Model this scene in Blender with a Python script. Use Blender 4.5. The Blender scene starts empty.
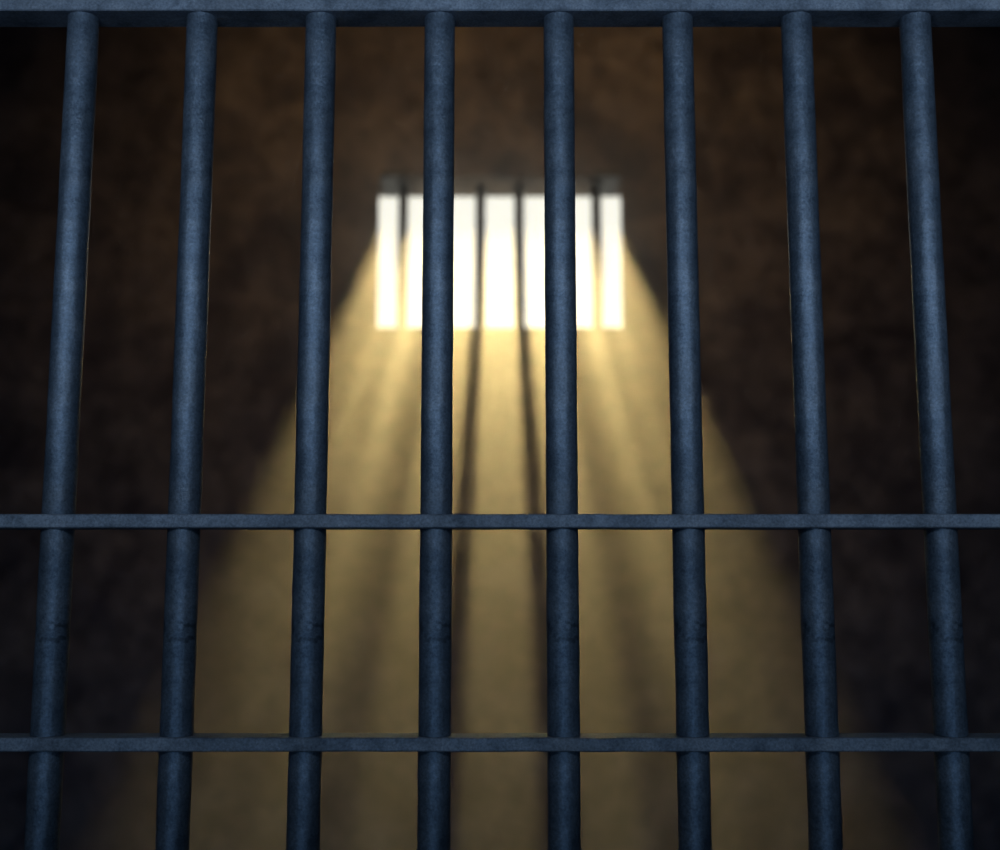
import bpy, bmesh, math, random
from mathutils import Vector

random.seed(4)
S = bpy.context.scene
COL = S.collection
EYE = 1.5          # eye height above the cell floor
BAR_Y = 1.115      # distance from the camera to the grille
WALL_Y = 4.5       # inner face of the cell's rear wall
WALL_T = 0.26
R = math.radians
PITCH_UP = 7.7     # the camera looks up by this many degrees
FOCAL = 1168       # focal length in pixels of the 1000 px wide frame
def sight_z(ypx, dist):
    """world height of a level edge seen at image row ypx, dist metres away"""
    return EYE + dist * math.tan(R(PITCH_UP) + math.atan((425 - ypx) / FOCAL))

# ------------------------------------------------------------------ helpers
def link(name, bm, mat=None, parent=None, smooth=False, loc=(0, 0, 0)):
    me = bpy.data.meshes.new(name)
    bmesh.ops.recalc_face_normals(bm, faces=bm.faces)
    bm.to_mesh(me); bm.free()
    o = bpy.data.objects.new(name, me); COL.objects.link(o)
    o.location = loc
    if mat: me.materials.append(mat)
    if parent: o.parent = parent
    if smooth:
        for p in me.polygons: p.use_smooth = True
    return o

def struct(o):
    o['kind'] = 'structure'; return o

def box(bm, x0, x1, y0, y1, z0, z1):
    v = [bm.verts.new((x, y, z)) for z in (z0, z1) for y in (y0, y1) for x in (x0, x1)]
    for f in ((0, 1, 3, 2), (4, 6, 7, 5), (0, 4, 5, 1), (2, 3, 7, 6), (0, 2, 6, 4), (1, 5, 7, 3)):
        bm.faces.new([v[i] for i in f])
    return bm

def rod(radius, z0, z1, seg=40, step=0.012, rough=0.0, seed=0):
    """a round iron bar, its skin very slightly hammered"""
    from mathutils import noise
    bm = bmesh.new(); n = max(2, int((z1 - z0) / step)); rings = []
    for k in range(n + 1):
        z = z0 + (z1 - z0) * k / n
        ring = []
        for s in range(seg):
            a = 2 * math.pi * s / seg
            r = radius
            if rough:
                r += rough * noise.noise(Vector((math.cos(a) * 1.6 + seed, math.sin(a) * 1.6, z * 22)))
                r += rough * .5 * noise.noise(Vector((math.cos(a) * 4, math.sin(a) * 4 + seed, z * 70)))
            ring.append(bm.verts.new((r * math.cos(a), r * math.sin(a), z)))
        rings.append(ring)
    for k in range(n):
        for s in range(seg):
            t = (s + 1) % seg
            bm.faces.new((rings[k][s], rings[k][t], rings[k + 1][t], rings[k + 1][s]))
    bm.faces.new(rings[0][::-1]); bm.faces.new(rings[-1])
    return bm

def nodes(name):
    m = bpy.data.materials.new(name); m.use_nodes = True
    nt = m.node_tree; nt.nodes.clear()
    return m, nt, nt.nodes, nt.links

def ramp(N, stops):
    r = N.new('ShaderNodeValToRGB'); e = r.color_ramp.elements
    e[0].position, e[0].color = stops[0][0], (*stops[0][1], 1)
    e[1].position, e[1].color = stops[-1][0], (*stops[-1][1], 1)
    for p, c in stops[1:-1]:
        x = e.new(p); x.color = (*c, 1)
    return r

def g(v): return (v, v, v)

# ------------------------------------------------------------------ materials
def iron(name, base, dark, light, scuffs=False, rough=.36, metal=.5):
    m, nt, N, L = nodes(name)
    out = N.new('ShaderNodeOutputMaterial'); b = N.new('ShaderNodeBsdfPrincipled')
    L.new(b.outputs[0], out.inputs[0])
    tc = N.new('ShaderNodeTexCoord')
    n1 = N.new('ShaderNodeTexNoise'); n1.inputs['Scale'].default_value = 34
    n1.inputs['Detail'].default_value = 9; n1.inputs['Roughness'].default_value = .72
    n2 = N.new('ShaderNodeTexNoise'); n2.inputs['Scale'].default_value = 420
    n2.inputs['Detail'].default_value = 4; n2.inputs['Roughness'].default_value = .7
    n3 = N.new('ShaderNodeTexNoise'); n3.inputs['Scale'].default_value = 11
    n3.inputs['Detail'].default_value = 6; n3.inputs['Roughness'].default_value = .6
    for n in (n1, n2, n3): L.new(tc.outputs['Object'], n.inputs['Vector'])
    r1 = ramp(N, [(.30, dark), (.50, base), (.72, light)])
    L.new(n1.outputs[0], r1.inputs[0])
    r2 = ramp(N, [(.32, g(.66)), (.68, g(1.3))]); L.new(n2.outputs[0], r2.inputs[0])
    r3 = ramp(N, [(.3, g(.70)), (.7, g(1.22))]); L.new(n3.outputs[0], r3.inputs[0])
    m1 = N.new('ShaderNodeMixRGB'); m1.blend_type = 'MULTIPLY'; m1.inputs[0].default_value = 1
    L.new(r1.outputs[0], m1.inputs[1]); L.new(r2.outputs[0], m1.inputs[2])
    m2 = N.new('ShaderNodeMixRGB'); m2.blend_type = 'MULTIPLY'; m2.inputs[0].default_value = 1
    L.new(m1.outputs[0], m2.inputs[1]); L.new(r3.outputs[0], m2.inputs[2])
    col = m2.outputs[0]; height = n1.outputs[0]
    if scuffs:
        # a worn ring of chipped paint at hand height, the same on every bar
        sp = N.new('ShaderNodeSeparateXYZ'); L.new(tc.outputs['Object'], sp.inputs[0])
        wob = N.new('ShaderNodeTexNoise'); wob.inputs['Scale'].default_value = 90
        wob.inputs['Detail'].default_value = 5
        L.new(tc.outputs['Object'], wob.inputs['Vector'])
        def band(z, w, amp):
            a = N.new('ShaderNodeMath'); a.operation = 'MULTIPLY_ADD'
            L.new(wob.outputs[0], a.inputs[0]); a.inputs[1].default_value = amp; a.inputs[2].default_value = -z - amp * .5
            s = N.new('ShaderNodeMath'); s.operation = 'ADD'
            L.new(sp.outputs[2], s.inputs[0]); L.new(a.outputs[0], s.inputs[1])
            ab = N.new('ShaderNodeMath'); ab.operation = 'ABSOLUTE'; L.new(s.outputs[0], ab.inputs[0])
            mr = N.new('ShaderNodeMapRange'); mr.inputs[1].default_value = w; mr.inputs[2].default_value = w * .3
            L.new(ab.outputs[0], mr.inputs[0]); return mr.outputs[0]
        chips = ramp(N, [(.46, g(0)), (.56, g(1))]); L.new(wob.outputs[0], chips.inputs[0])
        for z, w, amp, fac, useC in ((sight_z(640, BAR_Y - .015), .0026, .014, .60, False), (sight_z(624, BAR_Y - .015), .0034, .020, .60, True),
                                     (sight_z(632, BAR_Y - .015), .0130, .010, .42, True), (EYE + .415, .03, .02, .22, True)):
            bd = band(z, w, amp)
            if not useC:      # the crack does not run all the way round
                gate = N.new('ShaderNodeTexNoise'); gate.inputs['Scale'].default_value = 70
                L.new(tc.outputs['Object'], gate.inputs['Vector'])
                gr = ramp(N, [(.44, g(.12)), (.54, g(1))]); L.new(gate.outputs[0], gr.inputs[0])
                gm = N.new('ShaderNodeMath'); gm.operation = 'MULTIPLY'
                L.new(bd, gm.inputs[0]); L.new(gr.outputs[0], gm.inputs[1]); bd = gm.outputs[0]
            mu = N.new('ShaderNodeMath'); mu.operation = 'MULTIPLY'; mu.inputs[1].default_value = fac
            L.new(bd, mu.inputs[0]); f = mu.outputs[0]
            if useC:
                mc = N.new('ShaderNodeMath'); mc.operation = 'MULTIPLY'
                L.new(f, mc.inputs[0]); L.new(chips.outputs[0], mc.inputs[1]); f = mc.outputs[0]
            mx = N.new('ShaderNodeMixRGB'); L.new(f, mx.inputs[0]); L.new(col, mx.inputs[1])
            mx.inputs[2].default_value = (dark[0] * .35, dark[1] * .35, dark[2] * .35, 1); col = mx.outputs[0]
    L.new(col, b.inputs['Base Color'])
    b.inputs['Roughness'].default_value = rough
    b.inputs['Metallic'].default_value = metal
    b.inputs['Specular Tint'].default_value = (.35, .35, .35, 1)
    b.inputs['Specular IOR Level'].default_value = .35
    bu = N.new('ShaderNodeBump'); bu.inputs['Strength'].default_value = .35; bu.inputs['Distance'].default_value = .004
    L.new(height, bu.inputs['Height'])
    bu2 = N.new('ShaderNodeBump'); bu2.inputs['Strength'].default_value = .25; bu2.inputs['Distance'].default_value = .0008
    L.new(n2.outputs[0], bu2.inputs['Height']); L.new(bu.outputs[0], bu2.inputs['Normal'])
    L.new(bu2.outputs[0], b.inputs['Normal'])
    return m

def plaster(name, dark, mid, light, scale=1.0):
    m, nt, N, L = nodes(name)
    out = N.new('ShaderNodeOutputMaterial'); b = N.new('ShaderNodeBsdfPrincipled')
    L.new(b.outputs[0], out.inputs[0])
    tc = N.new('ShaderNodeTexCoord')
    n1 = N.new('ShaderNodeTexNoise'); n1.inputs['Scale'].default_value = 2.6 * scale
    n1.inputs['Detail'].default_value = 8; n1.inputs['Roughness'].default_value = .62; n1.inputs['Distortion'].default_value = .4
    n2 = N.new('ShaderNodeTexNoise'); n2.inputs['Scale'].default_value = 9 * scale
    n2.inputs['Detail'].default_value = 8; n2.inputs['Roughness'].default_value = .65
    for n in (n1, n2): L.new(tc.outputs['Object'], n.inputs['Vector'])
    r1 = ramp(N, [(.34, dark), (.5, mid), (.68, light)]); L.new(n1.outputs[0], r1.inputs[0])
    r2 = ramp(N, [(.32, g(.55)), (.66, g(1.3))]); L.new(n2.outputs[0], r2.inputs[0])
    mx = N.new('ShaderNodeMixRGB'); mx.blend_type = 'MULTIPLY'; mx.inputs[0].default_value = 1
    L.new(r1.outputs[0], mx.inputs[1]); L.new(r2.outputs[0], mx.inputs[2])
    L.new(mx.outputs[0], b.inputs['Base Color'])
    b.inputs['Roughness'].default_value = .92; b.inputs['Specular IOR Level'].default_value = .15
    bu = N.new('ShaderNodeBump'); bu.inputs['Strength'].default_value = .5; bu.inputs['Distance'].default_value = .02
    L.new(n2.outputs[0], bu.inputs['Height']); L.new(bu.outputs[0], b.inputs['Normal'])
    return m

M_BAR = iron('blue_painted_iron', (.090, .138, .216), (.047, .076, .126), (.150, .208, .300), scuffs=True)
M_RAIL = iron('blue_painted_flat_iron', (.135, .190, .280), (.065, .098, .152), (.190, .255, .360), rough=.55, metal=.3)
M_WIN = iron('dark_iron', (.018, .015, .012), (.010, .008, .006), (.03, .025, .02))
M_WALL = plaster('stained_brown_plaster', (.060, .046, .036), (.120, .091, .062), (.195, .145, .090), 1.4)
M_FLOOR = plaster('worn_concrete', (.035, .033, .03), (.06, .055, .05), (.09, .08, .07), .7)
M_COR = plaster('corridor_plaster', (.10, .10, .11), (.14, .14, .15), (.18, .18, .19))

# ------------------------------------------------------------------ the room
X0, X1 = -2.35, 2.35
CEIL = EYE + 2.75
Y_BACK = -2.4                # corridor wall behind the viewer
FLOOR_T = .2

bm = box(bmesh.new(), X0 - .2, X1 + .2, Y_BACK - .2, WALL_Y + WALL_T, -FLOOR_T, 0)
struct(link('floor', bm, M_FLOOR))
bm = box(bmesh.new(), X0 - .2, X1 + .2, Y_BACK - .2, WALL_Y + WALL_T, CEIL, CEIL + .2)
struct(link('ceiling', bm, M_WALL))
struct(link('wall_left', box(bmesh.new(), X0 - .2, X0, Y_BACK, WALL_Y + WALL_T, 0, CEIL), M_WALL))
struct(link('wall_right', box(bmesh.new(), X1, X1 + .2, Y_BACK, WALL_Y + WALL_T, 0, CEIL), M_WALL))
struct(link('wall_corridor', box(bmesh.new(), X0, X1, Y_BACK - .2, Y_BACK, 0, CEIL), M_COR))

# rear wall: one mesh with a window opening whose jambs splay a little outwards
WX = .482                     # half width of the opening on the inner face
WXO = WX * 1.062
WZ0, WZ1 = sight_z(327.5, WALL_Y), sight_z(175.5, WALL_Y)
def wall_with_hole():
    bm = bmesh.new()
    xs_i = [X0, -WX, WX, X1]; xs_o = [X0, -WXO, WXO, X1]; zs = [0, WZ0, WZ1, CEIL]
    def grid(y, xs): return [[bm.verts.new((x, y, z)) for x in xs] for z in zs]
    a, b = grid(WALL_Y, xs_i), grid(WALL_Y + WALL_T, xs_o)
    for j in range(3):
        for i in range(3):
            if i == 1 and j == 1: continue
            for q in (a, b):
                bm.faces.new((q[j][i], q[j][i + 1], q[j + 1][i + 1], q[j + 1][i]))
    for (p, q) in (((1, 1), (1, 2)), ((1, 2), (2, 2)), ((2, 2), (2, 1)), ((2, 1), (1, 1))):
        bm.faces.new((a[p[0]][p[1]], a[q[0]][q[1]], b[q[0]][q[1]], b[p[0]][p[1]]))
    for k in range(3):
        bm.faces.new((a[0][k], a[0][k + 1], b[0][k + 1], b[0][k])); bm.faces.new((a[3][k], a[3][k + 1], b[3][k + 1], b[3][k]))
        bm.faces.new((a[k][0], a[k + 1][0], b[k + 1][0], b[k][0])); bm.faces.new((a[k][3], a[k + 1][3], b[k + 1][3], b[k][3]))
    return bm
struct(link('wall_back', wall_with_hole(), M_WALL))

# unseen hood added outside above the window to clip the top of the beam
bm = bmesh.new()
p = [(WALL_Y + WALL_T, WZ1), (WALL_Y + WALL_T + .40, WZ1 + .15), (WALL_Y + WALL_T + .40, WZ1 + .19), (WALL_Y + WALL_T, WZ1 + .10)]
va = [bm.verts.new((-.9, y, z)) for y, z in p]; vb = [bm.verts.new((.9, y, z)) for y, z in p]
bm.faces.new(va); bm.faces.new(vb[::-1])
for k in range(4): bm.faces.new((va[k], va[(k + 1) % 4], vb[(k + 1) % 4], vb[k]))
struct(link('sun_clip_hood', bm, M_FLOOR))

# front wall: piers and lintel that the grille is set between
GX = .78
RF = BAR_Y - .0185              # front face of the crossbars
Z_TOP = sight_z(10, RF)
struct(link('wall_front_left', box(bmesh.new(), X0, -GX, BAR_Y - .09, BAR_Y + .09, 0, CEIL), M_COR))
struct(link('wall_front_right', box(bmesh.new(), GX, X1, BAR_Y - .09, BAR_Y + .09, 0, CEIL), M_COR))
struct(link('trim_1', box(bmesh.new(), -GX, GX, BAR_Y - .09, BAR_Y + .09, Z_TOP + .055, CEIL), M_COR))

# ------------------------------------------------------------------ the grille in front of the cell
grille = bpy.data.objects.new('cell_grille', None); COL.objects.link(grille)
grille.location = (0, BAR_Y, 0)
grille['label'] = 'blue painted iron grille of thick upright round bars and flat crossbars in front of cell'
grille['category'] = 'prison bars'
PITCH = .12
proto = link('vertical_bar', rod(.01525, 0.0, Z_TOP + .03, rough=.00035, seed=3), M_BAR, grille, smooth=True)
for k in range(-6, 6):
    x = (k + .5) * PITCH
    if k == -6: o = proto
    else:
        o = proto.copy(); COL.objects.link(o); o.parent = grille
    o.location = (x, 0, 0)

def rail(z0, z1, name='crossbar'):
    bm = bmesh.new()
    n = 130
    from mathutils import noise
    rows = []
    prof = []
    d, b = .0185, .0012
    for (y, z) in ((-d, z0 + b), (-d, z1 - b), (-d + b, z1), (d - b, z1), (d, z1 - b), (d, z0 + b), (d - b, z0), (-d + b, z0)):
        prof.append((y, z))
    for i in range(n + 1):
        x = -GX + 2 * GX * i / n
        j = .00035 * noise.noise(Vector((x * 18, z0 * 9, 0)))
        rows.append([bm.verts.new((x, y, z + j)) for y, z in prof])
    for i in range(n):
        for k in range(8):
            t = (k + 1) % 8
            bm.faces.new((rows[i][k], rows[i][t], rows[i + 1][t], rows[i + 1][k]))
    bm.faces.new(rows[0]); bm.faces.new(rows[-1][::-1])
    return link(name, bm, M_RAIL, grille)
rail(Z_TOP, Z_TOP + .055)
rail(sight_z(528, RF), sight_z(514, RF))
rail(sight_z(752, RF), sight_z(738, RF))
rail(.10, .113)

# ------------------------------------------------------------------ the barred window
win = bpy.data.objects.new('window_grille', None); COL.objects.link(win)
win.location = (0, WALL_Y + .12, WZ0)
win['label'] = 'row of thin dark upright bars standing in the bright high window of the rear wall'
win['category'] = 'window bars'
WP = .1580
wb = link('window_bar', rod(.0205, -.02, WZ1 - WZ0 + .02, seg=24, step=.05, rough=.0006), M_WIN, win, smooth=True)
for k in range(6):
    x = (k - 2.5) * WP
    if k: o = wb.copy(); COL.objects.link(o); o.parent = win
    else: o = wb
    o.location = (x, 0, 0)

for s in (-1, 1):  # dark blocks standing in for the shade in the recess's top corners
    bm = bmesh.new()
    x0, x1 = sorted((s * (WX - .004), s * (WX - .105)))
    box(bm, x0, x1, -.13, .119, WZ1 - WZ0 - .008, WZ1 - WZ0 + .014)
    link('corner_shade_block', bm, M_WIN, win)

# ------------------------------------------------------------------ dusty air in the cell
m, nt, N, L = nodes('dusty_air')
out = N.new('ShaderNodeOutputMaterial')
vs = N.new('ShaderNodeVolumeScatter')
vs.inputs['Color'].default_value = (1, 1, 1, 1)
vs.inputs['Density'].default_value = .045
vs.inputs['Anisotropy'].default_value = .87
L.new(vs.outputs[0], out.inputs['Volume'])
haze = link('dusty_haze', box(bmesh.new(), X0 + .01, X1 - .01, BAR_Y + .10, WALL_Y - .012, .01, CEIL - .01), m)
haze['kind'] = 'stuff'; haze['label'] = 'dusty air in the cell showing golden shafts of light below the window'
haze['category'] = 'haze'

# ------------------------------------------------------------------ light
def lamp(name, kind, energy, color, loc, rot=None, target=None, **kw):
    l = bpy.data.lights.new(name, kind); l.energy = energy; l.color = color
    for k, v in kw.items(): setattr(l, k, v)
    o = bpy.data.objects.new(name, l); COL.objects.link(o); o.location = loc
    if target is not None:
        o.rotation_euler = (Vector(target) - Vector(loc)).to_track_quat('-Z', 'Y').to_euler()
    elif rot: o.rotation_euler = rot
    return o
lamp('lower_bars_fill', 'AREA', 4.6, (.5, .75, 1), (0, -1.2, EYE - .4), target=(0, BAR_Y, EYE - .3), shape='RECTANGLE', size=2.4, size_y=.3)  # added fill behind the viewer, lifts the lower bars and crossbars
lamp('warm_wall_fill', 'SPOT', 72, (1, .69, .38), (0, 2.3, CEIL - .25), target=(0, WALL_Y, EYE + 1.30), shadow_soft_size=.1, spot_size=R(100), spot_blend=1)  # unseen warm fill, added to brighten the wall around the window
lamp('blue_wall_fill', 'SPOT', 50, (.04, .27, 1), (0, 1.5, .35), target=(0, WALL_Y, .75), shadow_soft_size=.1, spot_size=R(120), spot_blend=.7)  # unseen blue fill, added to cool the lower rear wall
ELEV = R(28.5)
sd = Vector((0, -math.cos(ELEV), -math.sin(ELEV)))
lamp('sun', 'SUN', 34, (1, .735, .28), (0, 8, 6), rot=sd.to_track_quat('-Z', 'Y').to_euler(), angle=R(.75))
lamp('corridor_lamp', 'AREA', 4.1, (.82, .92, 1), (0, .15, EYE + .50), spread=R(120), target=(0, BAR_Y, EYE + .62), shape='RECTANGLE', size=2.6, size_y=.16)

w = bpy.data.worlds.new('sky'); S.world = w; w.use_nodes = True
bg = w.node_tree.nodes['Background']; bg.inputs[0].default_value = (1, .98, .86, 1); bg.inputs[1].default_value = 1.13

# ------------------------------------------------------------------ camera
cam = bpy.data.cameras.new('camera'); co = bpy.data.objects.new('camera', cam); COL.objects.link(co)
co.location = (0.0008, 0, EYE); co.rotation_euler = (R(90 + PITCH_UP), 0, 0)
cam.sensor_width = 36; cam.lens = FOCAL * 36 / 1000
cam.clip_start = .02
cam.dof.use_dof = True; cam.dof.focus_distance = 1.11
cam.dof.aperture_fstop = cam.lens / 13.0
S.camera = co

S.view_settings.view_transform = 'Standard'; S.view_settings.look = 'None'
S.view_settings.gamma = 1; S.view_settings.use_curve_mapping = False
S.view_settings.exposure = 0
S.cycles.volume_bounces = 0
S.cycles.max_bounces = 8
S.cycles.use_denoising = True
